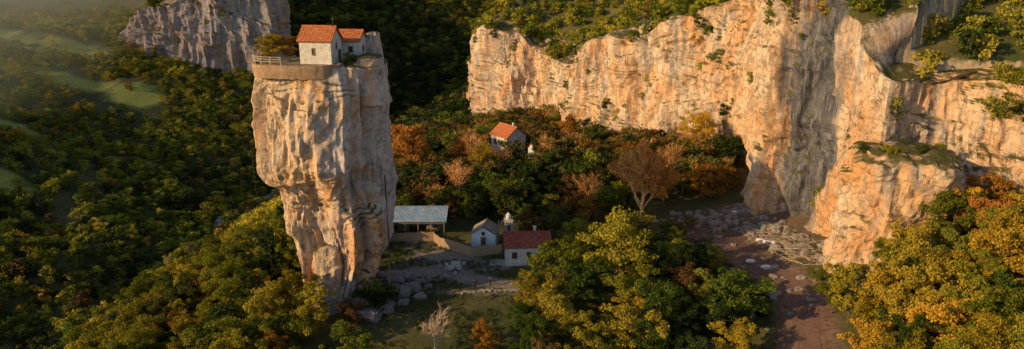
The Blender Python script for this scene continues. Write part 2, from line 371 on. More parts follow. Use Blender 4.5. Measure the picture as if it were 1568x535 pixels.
# ------------------------------------------------------------ pillar
zk=[-9,-5.3,-.5,4.2,6.5,10,13,15.6,17.8,19,21,26,31.5,36.5]
lf=[-33.5,-32.6,-33.0,-34.4,-35.0,-35.8,-36.4,-36.8,-37.4,-39.6,-40.6,-40.4,-39.9,-38.6]
rt=[-27,-26.5,-24.8,-22.2,-21.2,-21.2,-20.9,-20.6,-20.4,-20.4,-20.4,-20.4,-20.0,-19.7]
nu,nv=340,340
th=np.arange(nu)/nu*2*math.pi;v=np.linspace(0,1,nv);T,Vv=np.meshgrid(th,v,indexing='ij')
side=np.clip(Vv/.86,0,1);cap=np.clip((Vv-.86)/.14,0,1)
Z=-9+(37.0+9)*side
xl=np.interp(Z,zk,lf);xr=np.interp(Z,zk,rt)
cx=(xl+xr)/2;rx=(xr-xl)/2
ry=np.interp(Z,[-9,0,8,16,22,37],[6.0,6.2,5.8,6.6,8,7.6]);cy=107.5+0*Z
f=lambda w:np.sign(w)*np.abs(w)**.8
s=1-cap
Dd=fbm(np.cos(T)*1.7,np.sin(T)*1.7,Z/30,3,71)*2.2+(ridged(np.cos(T)*3.0,np.sin(T)*3.0,Z/26,3,73)-.62)*5.2
X=cx+rx*f(np.cos(T))*s;Y=cy+ry*f(np.sin(T))*s
D2=steps(fbm(X/6,Y/6,Z/10,2,77),5)*2.6+steps(fbm(X/14,Y/14,Z/4.5,2,81),4)*1.1+(ridged(X/2.,Y/2.,Z/5,2,85)-.6)*1.2+fbm(X/1.5,Y/1.5,Z/2.2,3,87)*.7
edge=np.abs(np.cos(T))**4
D=(Dd*.8*(1-.5*edge)+D2*.9*(1-.3*edge))*np.where(cap>0,s*.5,1)*(1-.55*sstep(32,36.5,Z))-.1-.5*sstep(34.5,36.5,Z)*(np.sin(T)<.2)*(np.cos(T)<.5)
X=X+np.cos(T)*D;Y=Y+np.sin(T)*D
Z=Z+cap*.5+fbm(X/3,Y/3,Z/3,3,90)*(.5*(1-cap))-.2*(1-cap)
Z=np.where(cap>0,np.minimum(Z,37.2),Z)
pil=add_obj('stone_pillar',fast_mesh('stone_pillar',np.stack([X,Y,Z],-1).reshape(-1,3),grid_faces(nu,nv,True),[M_pillar]))
bigrock('summit_knob',(-22.1,110.8),2.3,3.2,30,41.2,51,M_pillar,pil,70,60,.4,.45,.3)
bigrock('summit_shelf',(-22.0,106.0),2.4,3.4,31,38.2,52,M_pillar,pil,70,60,.35,.2)
bigrock('lower_block',(-29.4,101.9),2.8,2.4,-9,9.0,53,M_pillar,pil,90,90,.6,.3)
bigrock('base_shoulder',(-24.0,104.5),3.0,3.2,-5,4.6,57,M_pillar,pil,80,60,.5,.3)
# ------------------------------------------------------------ building materials
def tile_mat(name,a,b):
    t=NT(name);p=t.pos((1,1,1),True)
    br=t.n('ShaderNodeTexBrick');br.inputs['Scale'].default_value=2.2;br.inputs['Color1'].default_value=(*a,1);br.inputs['Color2'].default_value=(*b,1)
    br.inputs['Mortar'].default_value=(a[0]*.3,a[1]*.3,a[2]*.3,1);br.inputs['Mortar Size'].default_value=.03;br.inputs['Brick Width'].default_value=.5;br.inputs['Row Height'].default_value=.7
    t.l(p,br.inputs[0]);n=t.noise(t.pos(),2.5,6,.7)
    col=t.mix(1.0,br.outputs[0],t.ramp(n,[(.3,.55),(.7,1.25)]),'MULTIPLY')
    return t.finish(col,.8,t.bump(n,.4,.05))
def stone_mat(name,a,b,sc_=1.6,mort=(.45,.42,.38)):
    t=NT(name);g=t.n('ShaderNodeTexCoord')
    sp=t.n('ShaderNodeSeparateXYZ');cb=t.n('ShaderNodeCombineXYZ');t.l(g.outputs['Object'],sp.inputs[0])
    t.l(t.math('ADD',sp.outputs[0],sp.outputs[1]),cb.inputs[0]);t.l(sp.outputs[2],cb.inputs[1])
    br=t.n('ShaderNodeTexBrick');br.inputs['Scale'].default_value=sc_;br.inputs['Color1'].default_value=(*a,1);br.inputs['Color2'].default_value=(*b,1)
    br.inputs['Mortar'].default_value=(*mort,1);br.inputs['Mortar Size'].default_value=.025
    t.l(cb.outputs[0],br.inputs[0]);n=t.noise(t.pos(),1.4,7,.7)
    col=t.mix(1.0,br.outputs[0],t.ramp(n,[(.3,.65),(.65,1.1)]),'MULTIPLY')
    return t.finish(col,.9,t.bump(t.math('ADD',n,br.outputs[1]),.5,.06))
M_tileO=tile_mat('terracotta_tiles',(.46,.13,.05),(.58,.21,.08))
M_tileR=tile_mat('red_tiles',(.30,.07,.045),(.38,.12,.07))
M_lime=stone_mat('cream_limestone',(.78,.73,.66),(.66,.61,.54),1.6,(.6,.56,.5))
M_white=stone_mat('whitewashed_stone',(.74,.75,.76),(.60,.62,.64))
M_brick=stone_mat('retaining_masonry',(.50,.32,.19),(.38,.25,.15),1.8,(.24,.19,.14))
M_blue=simple('pale_blue_plaster',(.60,.74,.84),.12,1.2)
M_glass=simple('dark_window_glass',(.02,.025,.03),.2,1,.2)
M_frame=simple('window_frame_wood',(.30,.20,.12),.2,4)
M_door=simple('door_wood',(.13,.07,.04),.3,4)
t=NT('weathered_planks');w=t.noise(t.pos((6,6,.4),True),1,5);M_plank=t.finish(t.mix(w,(.26,.18,.12),(.50,.37,.26)),.9,t.bump(w,.4,.04))
M_wood=simple('grey_timber',(.28,.22,.17),.3,3)
t=NT('corrugated_metal');w=t.noise(t.pos(),.8,6,.6);M_metal=t.finish(t.mix(t.ramp(w,[(.4,0.),(.65,1.)]),(.24,.36,.46),(.42,.49,.54)),.5,t.bump(w,.2,.03),.2)
M_iron=simple('dark_iron',(.05,.05,.05),.2,3)
def roof_slab(b,x0,x1,ya,za,yb,zb,thick=.12,per=.42,amp=.05,m=0):
    nx=max(8,int((x1-x0)/per*6));ns=14
    xs=np.linspace(x0,x1,nx);ss=np.linspace(0,1,ns)
    Xg,S=np.meshgrid(xs,ss,indexing='ij')
    nrm=np.array([-(zb-za),(yb-ya)]);nrm=nrm/np.linalg.norm(nrm)
    if nrm[1]<0:nrm=-nrm
    rows=((S*9)%1)*.04
    hgt=amp*np.abs(np.sin(Xg/per*math.pi))+rows
    Yg=ya+(yb-ya)*S+nrm[0]*hgt;Zg=za+(zb-za)*S+nrm[1]*hgt
    b.add(np.stack([Xg,Yg,Zg],-1),grid_faces(nx,ns),m)
    v=[]
    for yy,zz in((ya,za),(yb,zb)):
        for xx in(x0,x1):
            v.append([xx,yy-nrm[0]*.01,zz-nrm[1]*.01]);v.append([xx,yy-nrm[0]*thick,zz-nrm[1]*thick])
    b.add(v,[[0,4,6,2],[1,3,7,5],[0,1,5,4],[2,6,7,3],[0,2,3,1],[4,5,7,6]],m)
def gable(name,loc,w,d,wh,rh,rot,mw,mr,eave=.35,wins=(),doors=(),cross=False,chimney=None):
    e=bpy.data.objects.new(name,None);sc.collection.objects.link(e);e.location=loc;e.rotation_euler[2]=rot
    x=w/2;y=d/2
    V=[[-x,-y,-1.5],[x,-y,-1.5],[x,y,-1.5],[-x,y,-1.5],[-x,-y,wh],[x,-y,wh],[x,y,wh],[-x,y,wh],[-x,0,wh+rh],[x,0,wh+rh]]
    me=bpy.data.meshes.new('walls');me.from_pydata(V,[],[(0,1,5,4),(2,3,7,6),(1,2,6,9,5),(3,0,4,8,7)]);me.materials.append(mw)
    add_obj('walls',me,e)
    b=MB();k=rh/y;o=eave
    roof_slab(b,-x-o,x+o,-y-o,wh-o*k+.12,0,wh+rh+.12)
    roof_slab(b,-x-o,x+o,y+o,wh-o*k+.12,0,wh+rh+.12)
    b.tube([[-x-o,0,wh+rh+.17],[0,0,wh+rh+.18],[x+o,0,wh+rh+.17]],[.13,.13,.13],8)
    add_obj('roof',b.mesh('roof',[mr]),e)
    for i,(face,u,zc,ww,hh) in enumerate(wins):
        b=MB()
        def bx(du,dz,sw,sh,out,th,m):
            if face=='f':b.box((u+du,-y-out,zc+dz),(sw,th,sh),m=m)
            elif face=='r':b.box((x+out,u+du,zc+dz),(th,sw,sh),m=m)
            elif face=='l':b.box((-x-out,u+du,zc+dz),(th,sw,sh),m=m)
        bx(0,0,ww,hh,.01,.05,0)
        bx(-ww/2-.04,0,.09,hh+.18,.03,.1,1);bx(ww/2+.04,0,.09,hh+.18,.03,.1,1);bx(0,hh/2+.045,ww-.012,.09,.03,.1,1);bx(0,-hh/2-.05,ww-.012,.1,.05,.14,1);bx(0,0,.05,hh-.02,.035,.06,1)
        add_obj('window_%d'%(i+1),b.mesh('window',[M_glass,M_frame]),e)
    for i,(face,u,ww,hh) in enumerate(doors):
        b=MB()
        if face=='f':
            b.box((u,-y-.02,hh/2),(ww,.08,hh));b.box((u-ww/2-.06,-y-.04,hh/2),(.12,.14,hh+.02),m=1);b.box((u+ww/2+.06,-y-.04,hh/2),(.12,.14,hh+.02),m=1);b.box((u,-y-.045,hh+.07),(ww+.3,.14,.12),m=1)
        else:
            b.box((x+.02,u,hh/2),(.08,ww,hh));b.box((x+.04,u-ww/2-.06,hh/2),(.14,.12,hh+.02),m=1);b.box((x+.04,u+ww/2+.06,hh/2),(.14,.12,hh+.02),m=1);b.box((x+.045,u,hh+.07),(.14,ww+.3,.12),m=1)
        add_obj('door',b.mesh('door',[M_door,M_frame]),e)
    if cross:
        b=MB();zc=wh+rh+.25;b.box((x-.3,0,zc+.55),(.1,.1,1.5));b.box((x-.3,0,zc+.9),(.7,.08,.1));b.box((x-.3,0,zc),(.3,.3,.25))
        add_obj('cross',b.mesh('cross',[M_iron]),e)
    if chimney:
        b=MB();b.box((chimney[0],chimney[1],wh+rh),(.5,.5,1.4));b.box((chimney[0],chimney[1],wh+rh+.74),(.62,.62,.1))
        add_obj('chimney',b.mesh('chimney',[mw]),e)
    return e
gable('stone_chapel',(-28.4,104.0,37.1),4.9,3.9,3.5,1.8,math.radians(-10),M_lime,M_tileO,.28,wins=[('f',-.3,1.9,.35,.9),('r',-.0,2.6,.35,.8)],doors=[('r',.9,.8,1.9)],cross=True)
gable('hermit_cell',(-24.8,108.4,37.1),3.6,3.6,3.1,1.3,math.radians(-8),M_lime,M_tileO,.3,wins=[('f',.5,1.8,.6,.8),('r',0,1.8,.6,.8)])
b=MB()
pw=[(-38.9,107.5),(-38.6,103.3),(-36.9,100.5),(-33.5,99.2),(-30,98.9),(-27,99.3),(-25.1,100.6),(-24.8,102.5)]
PW=catmull([(a,c_,0,0,0) for a,c_ in pw],lambda p:.4)[:,:2]
d=np.gradient(PW,axis=0);d/=np.linalg.norm(d,axis=1)[:,None];nn=np.stack([d[:,1],-d[:,0]],-1)
zz=[35.4,36.5,37.35,37.35,35.6];oo=[-.15,.0,.0,-.45,-.45]
V=np.stack([np.column_stack([PW+nn*(o_+.12*fbm(PW[:,0:1]*1.3,PW[:,1:2]*1.3,PW[:,0:1]*0+z_,2,4)),np.full(len(PW),z_)+.14*fbm(PW[:,0]*1.2,PW[:,1]*1.2,PW[:,0]*0,2,3)]) for z_,o_ in zip(zz,oo)],1)
b.add(V,grid_faces(len(PW),5))
add_obj('retaining_wall',b.mesh('retaining_wall',[M_brick]))
ring=np.column_stack([PW-nn*.3,np.full(len(PW),37.18)])
cc=np.tile([[-29,106.5,37.24]],(len(PW),1));Vt=np.stack([ring,cc],1)
add_obj('terrace_paving',fast_mesh('terrace_paving',Vt.reshape(-1,3),grid_faces(len(PW),2),[simple('terrace_soil',(.2,.16,.1),.3,2)]))
b=MB();RL=PW[:int(len(PW)*.56)]
for i in range(0,len(RL),4):
    b.box((RL[i][0]-nn[i][0]*.2,RL[i][1]-nn[i][1]*.2,37.95),(.12,.12,1.25))
for zz_ in(37.85,38.2,38.5):
    b.tube(np.column_stack([RL-nn[:len(RL)]*.2,np.full(len(RL),zz_)]),np.full(len(RL),.045),5)
add_obj('wooden_railing',b.mesh('wooden_railing',[simple('railing_wood',(.5,.4,.3),.2,3)]))
b=MB()
for k in(-.25,.25):b.tube([[-19.6,101.8+k,-.5],[-19.5,102.3+k,10],[-19.7,102.8+k,20]],[.06,.06,.06],5)
for i in range(40):
    z_=-.2+i*.5;yy=101.8+(z_+.5)*.05;b.tube([[-19.55,yy-.25,z_],[-19.55,yy+.25,z_]],[.035,.035],4)
add_obj('iron_ladder',b.mesh('iron_ladder',[M_iron]))
b=MB();b.tube([[-40.3,104,24],[-40.4,104,18],[-39.4,104,9],[-39.0,104,4]],[.035]*4,4);add_obj('hoist_cable',b.mesh('hoist_cable',[M_iron]))
# ------------------------------------------------------------ yard buildings
def Z(x,y):return H1(x,y)
g0=Z(-18,131)
e=bpy.data.objects.new('open_shed',None);sc.collection.objects.link(e);e.location=(-18.6,131.5,g0);e.rotation_euler[2]=math.radians(1)
b=MB();roof_slab(b,-5.6,5.6,-3.6,3.8,3.5,4.7,.08,.3,.05);add_obj('metal_roof',b.mesh('metal_roof',[M_metal]),e)
b=MB()
for x_ in(-5.1,-2.5,0,2.5,5.1):
    b.box((x_,-3.2,1.6),(.16,.16,3.7));b.box((x_,3.3,2.1),(.16,.16,4.6))
b.box((0,-3.2,3.38),(10.6,.14,.16));b.box((0,3.3,4.3),(10.6,.14,.16))
add_obj('posts',b.mesh('posts',[M_wood]),e)
b=MB();b.box((0,3.45,1.6),(10.4,.1,3.6));b.box((-5.25,1.4,1.6),(.1,3.6,3.4));b.box((-3.6,1.6,.9),(2.2,1.2,1.8));b.box((2.6,1.8,.5),(3,1.2,.9))
add_obj('back_wall',b.mesh('back_wall',[M_wood]),e)
def fence(name,pts,h,mat):
    b=MB()
    for (x0,y0),(x1,y1) in zip(pts[:-1],pts[1:]):
        L=math.hypot(x1-x0,y1-y0);n=max(1,int(L/.24));a=math.atan2(y1-y0,x1-x0)
        for i in range(n):
            tt=(i+.5)/n;x_=x0+(x1-x0)*tt;y_=y0+(y1-y0)*tt
            hh=h*U(.94,1.05);b.box((x_,y_,Z(x_,y_)+hh/2-.1),(.215,.035,hh),a)
        for i in range(int(L/2.4)+1):
            tt=min(1,i*2.4/L);x_=x0+(x1-x0)*tt;y_=y0+(y1-y0)*tt
            b.box((x_+.08*math.sin(-a),y_+.08*math.cos(a),Z(x_,y_)+h/2),(.13,.13,h+.25),a)
    add_obj(name,b.mesh(name,[mat]))
fence('plank_fence',[(-25,127.2),(-15.4,127.3),(-14.2,124.5),(-7.6,119.4),(-1.9,120.6)],2.1,M_plank)
gable('blue_chapel',(-5.2,126.0,Z(-5,126)),4.2,4.6,2.6,1.4,math.radians(90-8),M_blue,M_wood,.2,wins=[('l',.0,2.7,.5,.6)],cross=False)
b=MB();b.box((-5.5,123.52,Z(-5,126)+1.0),(.9,.1,2.0),math.radians(-8));b.box((-5.5,123.5,Z(-5,126)+2.07),(1.15,.14,.12),math.radians(-8),m=1)
add_obj('chapel_door',b.mesh('chapel_door',[M_door,M_frame]))
b=MB();zz=Z(-2,127)
for i in range(7):b.box((-2.6+i*.6,127.3,zz+2.9),(.12,4.6,.12),0,0,math.radians(8))
for x_ in(-2.7,1.1):
    for y_ in(125.2,129.4):b.box((x_,y_,zz+1.3),(.15,.15,3.1))
for y_ in(125.2,129.4):b.box((-.8,y_,zz+2.72),(4.3,.14,.14))
add_obj('timber_pergola',b.mesh('timber_pergola',[M_wood]))
b=MB();zz=Z(-.6,131)
b.box((-.7,131,zz+1.3),(1.7,1.5,3.4));b.box((-.7,131,zz+3.08),(1.95,1.75,.16));b.tube([[-.7,131,zz+3.1],[-.7,131,zz+4.0],[-.7,131,zz+4.3],[-.7,131,zz+4.6]],[.6,.58,.35,.02],10);b.box((-.7,130.22,zz+1.3),(.6,.06,1.5),m=1)
add_obj('white_shrine',b.mesh('white_shrine',[M_white,M_glass]))
gable('tile_roofed_house',(2.7,118.4,Z(2.7,118)-.0),8.0,5.6,3.5,1.7,math.radians(3),M_white,M_tileR,.35,wins=[('f',-2.4,1.9,.8,1.1),('f',.2,1.9,.8,1.1),('l',0,1.9,.8,1.1)],doors=[('f',2.4,.95,2.1)],chimney=(1.5,.9))
gable('hillside_house',(-1.0,184,Z(-1,184)+2.5),7.0,6.5,3.6,2.4,math.radians(-52),M_white,M_tileO,.4,wins=[('f',-1.6,2.,.8,1.1),('f',1.6,2.,.8,1.1),('r',0,2.,.8,1.1)],chimney=(1.2,.8))
gable('small_annex_house',(7.5,178,Z(7.5,178)+1.),5,4.5,2.6,1.7,math.radians(25),M_white,M_tileR,.3,wins=[('f',0,1.5,.7,.8)])
b=MB();b.box((-2.6,116.6,Z(-2.6,116.6)+.12),(3.0,2.4,.3),.05);add_obj('concrete_slab',b.mesh('concrete_slab',[simple('concrete',(.34,.33,.31),.2,1.5)]))
rocks('gravel_pile',[((-10.2+U(-1.9,1.9)*k,115+U(-1.6,1.6)*k,Z(-10,115)+.15+(1-k)*.9),(U(.2,.45),)*3) for k in [abs(random.gauss(0,.6)) for _ in range(70)]],simple('pale_gravel',(.46,.43,.39),.2,3),nu=8,nv=6)
b=[];
for i in range(34):
    tt=i/33;x_=-9+tt*11;y_=105.4+.8*math.sin(tt*3)+U(-.15,.15);b.append(((x_,y_,Z(x_,y_)+.12),(U(.22,.4),U(.2,.3),U(.18,.32))))
rocks('low_stone_wall',b,M_boulder,nu=10,nv=7)
bl=[]
for x_,y_,r in[(-18.2,112,1.1),(-17.2,107.5,1.3),(-19,105.5,1.6),(-16,110.3,.7),(-20.5,110.5,1.4),(-15.2,104.5,.9),(-21.,101.5,1.5),(-17.8,103,.8),(-23,99.5,1.5),(-14.3,108.6,.5)]:
    bl.append(((x_,y_,Z(x_,y_)+r*.25),(r*1.2,r*.9,r*.7)))
rocks('boulders',bl,M_boulder,amp=.45)
bl=[]
for i in range(60):
    x_=random.gauss(42,3.4);y_=random.gauss(137,2.6);r=abs(random.gauss(.25,.28))+.12;bl.append(((x_,y_,Z(x_,y_)+r*.3),(r*1.2,r,r*.8)))
for i in range(170):
    x_=U(30,55);y_=U(92,142);r=abs(random.gauss(0,.25))+.1;bl.append(((x_,y_,Z(x_,y_)+r*.2),(r*1.3,r,r*.7)))
rocks('rubble',bl,M_boulder,amp=.45,nu=12,nv=8)
bl=[]
for i in range(150):
    tt=random.random();x_=49+U(-4,5)+tt*3;y_=143-tt*32;r=abs(random.gauss(.2,.3))+.1;bl.append(((x_,y_,Z(x_,y_)+r*.3),(r*1.3,r,r*.8)))
rocks('talus',bl,M_boulder,amp=.45,nu=12,nv=8)
M_plk=simple('pale_lumber',(.38,.30,.23),.4,1.5)
b=MB()
for i in range(120):
    tt=random.random();x_=50+U(-3.5,3.5)+tt*3;y_=130-tt*22;L=U(1.5,5)
    b.box((x_,y_,Z(x_,y_)+U(.1,.6)),(L,U(.08,.22),U(.05,.12)),U(-1.5,.6),0,0,U(-.35,.35))
for i in range(60):
    x_=U(24,31);y_=U(84.5,90);b.box((x_,y_,Z(x_,y_)+U(.1,1.1)),(U(1.5,4.5),U(.12,.25),U(.1,.22)),U(0,3.1),0,0,U(-.5,.5))
add_obj('lumber_pile',b.mesh('lumber_pile',[M_plk]))
b=MB()
for x_,y_ in[(47.5,140),(49,124),(48.3,125.5),(50.0,122.3),(44.5,112),(43,115.5)]:
    V,F=rock_geo((x_,y_,Z(x_,y_)+.3),(.9,.5,.35),int(x_*9),14,9,.2,.7);b.add(V,F)
add_obj('white_sacks',b.mesh('white_sacks',[simple('sack_fabric',(.7,.7,.68),.1,2)],True))
b=MB();x_,y_=47.2,104.5;z_=Z(x_,y_)
R=[.01,.36,.38,.37,.4,.37,.37,.4,.37,.38,.36,.01];Hh=[0,0,.04,.3,.33,.36,.66,.69,.72,1.0,1.06,1.06]
b.tube([[x_,y_,z_+h*1.3] for h in Hh],[r*1.5 for r in R],20);add_obj('blue_barrel',b.mesh('blue_barrel',[simple('blue_plastic',(.02,.14,.5),.1,1,.4)],True))
# ------------------------------------------------------------ people
M_skin=simple('skin',(.45,.27,.19),.05,5);M_hair=simple('dark_hair',(.03,.02,.015),.2,8)
def person(name,x,y,rz,jac,trou,arm=0.):
    S=[(0,0,.95,.15),(0,0,1.12,.135),(0,0,1.32,.165),(0,0,1.45,.12),(0,.0,1.52,.055),(0,.015,1.585,.075),(0,.02,1.66,.1),(0,.015,1.74,.075)]
    V=[s_[:3] for s_ in S];R=[s_[3] for s_ in S];E=[(i,i+1) for i in range(7)]
    def chain(root,pts):
        p=root
        for q in pts:
            V.append(q[:3]);R.append(q[3]);E.append((p,len(V)-1));p=len(V)-1
        return p
    for sg in(-1,1):
        chain(0,[(sg*.1,0,.86,.095),(sg*.115,.01+sg*.03,.5,.062),(sg*.12,-.02+sg*.05,.1,.042),(sg*.125,.14+sg*.05,.03,.04)])
        w=chain(3,[(sg*.19,0,1.41,.065),(sg*.26,-.02,1.13,.045),(sg*.25,.10+arm,.9,.032),(sg*.25,.13+arm,.83,.034)])
        for k in range(4):chain(w,[(sg*.25,.11+arm+k*.02,.775-abs(k-1.5)*.004,.010),(sg*.245,.125+arm+k*.02,.735+abs(k-1.5)*.006,.008)])
        chain(w,[(sg*.235,.185+arm,.80,.011),(sg*.23,.2+arm,.775,.009)])
    me=bpy.data.meshes.new(name);me.from_pydata(V,E,[]);o=bpy.data.objects.new(name,me);sc.collection.objects.link(o)
    md=o.modifiers.new('Skin','SKIN');md.use_smooth_shade=True
    sv=me.skin_vertices[0].data
    for i,r in enumerate(R):sv[i].radius=(r,r*.8 if i in(0,1,2,3) else r);sv[i].use_root=(i==0)
    o.modifiers.new('Sub','SUBSURF').levels=1
    dg=bpy.context.evaluated_depsgraph_get();m2=bpy.data.meshes.new_from_object(o.evaluated_get(dg))
    o.modifiers.clear();o.data=m2;m2.materials.clear()
    for m in(M_skin,jac,trou,M_hair,M_iron):m2.materials.append(m)
    for p in m2.polygons:
        c=p.center
        p.material_index=4 if c.z<.09 else 2 if c.z<.93 and abs(c.x)<.21 else 1 if (c.z<1.47 and c.z>.9) else 3 if (c.z>1.7 or (c.z>1.56 and c.y<-.01)) else 0
    hb=MB()
    V_,F_=rock_geo((0,.118,1.635),(.014,.02,.025),3,8,6,.0,.9);hb.add(V_,F_)
    for sg in(-1,1):
        V_,F_=rock_geo((sg*.035,.108,1.665),(.012,.01,.008),3,8,6,0.,.9);hb.add(V_,F_,1)
        V_,F_=rock_geo((sg*.098,.01,1.65),(.012,.02,.03),3,8,6,0.,.9);hb.add(V_,F_)
    hb.box((0,.105,1.60),(.045,.01,.01),m=1)
    add_obj('face_features',hb.mesh('face',[M_skin,M_hair]),o)
    o.location=(x,y,Z(x,y)+.02);o.rotation_euler[2]=rz
person('visitor',-6.3,107.3,math.radians(20),simple('black_jacket',(.02,.02,.022),.2,5),simple('dark_jeans',(.03,.035,.05),.2,5))
person('visitor.001',-3.7,107.8,math.radians(75),simple('dark_red_jacket',(.07,.02,.02),.2,5),simple('black_trousers',(.02,.02,.02),.2,5),.05)
# ------------------------------------------------------------ trees
def make_tree(name,seed,Ht,R,nleaf,lsz,mats,base=.22,limbs=11,subs=4,clump=.15,trunkonly=False,cone=0.):
    r=random.Random(seed);g=np.random.default_rng(seed);b=MB()
    k=7;P=np.zeros((k,3));P[:,2]=np.linspace(-.6,.88*Ht,k);P[1:,:2]=np.cumsum(g.normal(0,.022*Ht,(k-1,2)),0)
    b.tube(P,np.linspace(.020*Ht,.004*Ht,k),6,0)
    C=[(P[-1]+[0,0,.03*Ht],1.)]
    for i in range(limbs):
        h=base+(.86-base)*(i+.3)/limbs;hz=h*Ht
        tp=np.array([np.interp(hz,P[:,2],P[:,j]) for j in range(3)])
        a=i*2.4+r.uniform(-.5,.5)
        q=(h-.52)/.56;L=R*math.sqrt(max(.08,1-q*q))*r.uniform(.62,1.12)*(1-cone*h)
        e=tp+np.array([math.cos(a)*L,math.sin(a)*L,L*r.uniform(.2,.6)])
        mid=(tp+e)/2+np.array([0,0,-.06*L])+g.normal(0,.05*L,3)
        if not trunkonly:b.tube([tp,mid,e],[.009*Ht*(1.2-h),.006*Ht*(1.2-h),.0015*Ht],4,0)
        C.append((e,r.uniform(.6,1.2)));C.append((mid+[0,0,.1*L],.6))
        for s_ in range(subs):
            f_=r.uniform(.35,.95);o_=tp+(e-tp)*f_;dv=g.normal(0,1,3);dv[2]=abs(dv[2])*.7;dv/=np.linalg.norm(dv)
            e2=o_+dv*L*r.uniform(.25,.5)
            if not trunkonly:b.tube([o_,e2],[.004*Ht,.001*Ht],3,0)
            C.append((e2,r.uniform(.5,1.2)))
    c=np.array([x[0] for x in C]);w=np.array([x[1] for x in C]);
    id_=g.choice(len(c),nleaf,p=w/w.sum())
    off=g.normal(0,1,(nleaf,3));off/=np.maximum(1,np.linalg.norm(off,axis=1)[:,None]/1.7)
    pos=c[id_]+off*np.array([1,1,.68])*clump*R*w[id_][:,None]
    pos[:,2]=np.maximum(pos[:,2],.08*Ht)
    nr=g.normal(0,1,(nleaf,3))+off*.5+[0,0,.5];nr/=np.linalg.norm(nr,axis=1)[:,None]
    t1=np.cross(nr,g.normal(0,1,(nleaf,3)));t1/=np.linalg.norm(t1,axis=1)[:,None];t2=np.cross(nr,t1)
    sz=(lsz*g.uniform(.55,1.25,nleaf))[:,None]*.5
    V=np.stack([pos-t1*sz*1.3,pos-t2*sz*.8,pos+t1*sz*1.3,pos+t2*sz*.8],1).reshape(-1,3)
    b.add(V,np.arange(nleaf*4).reshape(-1,4),1)
    return b.mesh(name,mats)
def bare_tree(name,seed,Ht,R,mats,leaves=0,lsz=.3,depth=4,rmin=.022):
    r=random.Random(seed);g=np.random.default_rng(seed);b=MB();tips=[]
    def br(p,d,L,rad,lv):
        mid=p+d*L*.5+g.normal(0,.04*L,3);e=p+d*L+g.normal(0,.05*L,3);e[2]+=.05*L
        b.tube([p,mid,e],[rad,rad*.8,rad*.55],5 if lv<2 else 3,0)
        if lv>=depth:tips.append(e);tips.append(mid);return
        for i in range(5 if lv else 9):
            a=r.uniform(0,6.28) if lv else i*2.4
            ax=np.cross(d,[math.cos(a),math.sin(a),.3]);ax/=np.linalg.norm(ax)+1e-6
            an=r.uniform(.35,.85);nd=d*math.cos(an)+ax*math.sin(an);nd[2]+=.12;nd/=np.linalg.norm(nd)
            f_=r.uniform(.35,1.) if lv else r.uniform(.4,1.)
            br(p+(e-p)*f_,nd,L*r.uniform(.5,.72),max(rad*.5,rmin),lv+1)
    br(np.array([0,0,-.5]),np.array([0,0,1.]),Ht*.5,.018*Ht,0)
    if leaves:
        tp=np.array(tips);pos=tp[g.integers(0,len(tp),leaves)]+g.normal(0,.25,(leaves,3))
        t1=g.normal(0,1,(leaves,3));t1/=np.linalg.norm(t1,axis=1)[:,None];t2=np.cross(t1,g.normal(0,1,(leaves,3)));t2/=np.linalg.norm(t2,axis=1)[:,None]
        sz=lsz*.5;V=np.stack([pos-t1*sz,pos-t2*sz,pos+t1*sz,pos+t2*sz],1).reshape(-1,3)
        b.add(V,np.arange(leaves*4).reshape(-1,4),1)
    return b.mesh(name,mats)
NEAR={}
for k,(nm,lm) in enumerate([('green',L_green),('yg',L_yg),('yel',L_yel),('or',L_or),('dk',L_dk),('br',L_br)]):
    NEAR[nm]=[make_tree('tree_%s_%d'%(nm,j),10*k+j,10,[4.2,3.6,4.8][j],7500,.30,[M_bark,lm],.16+.05*j,12,5,.125) for j in range(3 if k<3 else 2)]
NEAR['cone']=[make_tree('tree_cone',91,10,3.0,5000,.3,[M_bark,L_or],.12,14,4,.15,cone=.75)]
NEAR['bush']=[make_tree('bush_%d'%j,95+j,4,2.4,2600,.26,[M_bark,[L_yg,L_dk][j]],.05,9,4,.2) for j in range(2)]
BARE=[bare_tree('bare_big',5,18,7,[M_barkp,L_or],12000,.28,4,.05),bare_tree('bare_w',8,8,3,[M_barkw,L_or],120,.2,3,.03),bare_tree('bare_m',12,10,4,[M_barkp,L_or],900,.25,3,.03)]
KN={'green':'broadleaf_tree','yg':'hornbeam_tree','yel':'golden_maple_tree','or':'orange_autumn_tree','dk':'dark_oak_tree','br':'russet_beech_tree','cone':'orange_poplar_tree','bush':'bush'}
placed=[]
def put(kind,x,y,Hh,wid=1.,me=None,name=None,z=None):
    if me is None: me=random.choice(NEAR[kind])
    base=4 if kind=='bush' else 10
    s_=Hh/base
    o=add_obj(name or KN[kind],me,None,(x,y,(Z(x,y) if z is None else z)-.1));o.scale=(s_*wid,s_*wid,s_);o.rotation_euler[2]=U(0,6.28)
    placed.append((x,y));return o
put('yel',-35.8,104.4,4.6,1.25,z=37.1,name='summit_shrub_tree')
put('or',-33.6,105.5,4.0,1.3,z=37.1,name='summit_shrub_tree')
put('bush',-24.0,102.6,1.8,1.,z=36.9,me=NEAR['bush'][1])
o=add_obj('bare_autumn_tree',BARE[0],None,(26.4,133,Z(26.4,133)));placed.append((26.4,133))
o=add_obj('bare_tree',BARE[1],None,(-11,90,Z(-11,90)));placed.append((-11,90))
for x,y in[(-9,163),(9,168),(32,150),(38,160),(16,142),(-30,142),(-12,146)]:
    o=add_obj('bare_tree',BARE[2],None,(x,y,Z(x,y)));s_=U(.9,1.25);o.scale=(s_,)*3;o.rotation_euler[2]=U(0,6);placed.append((x,y))
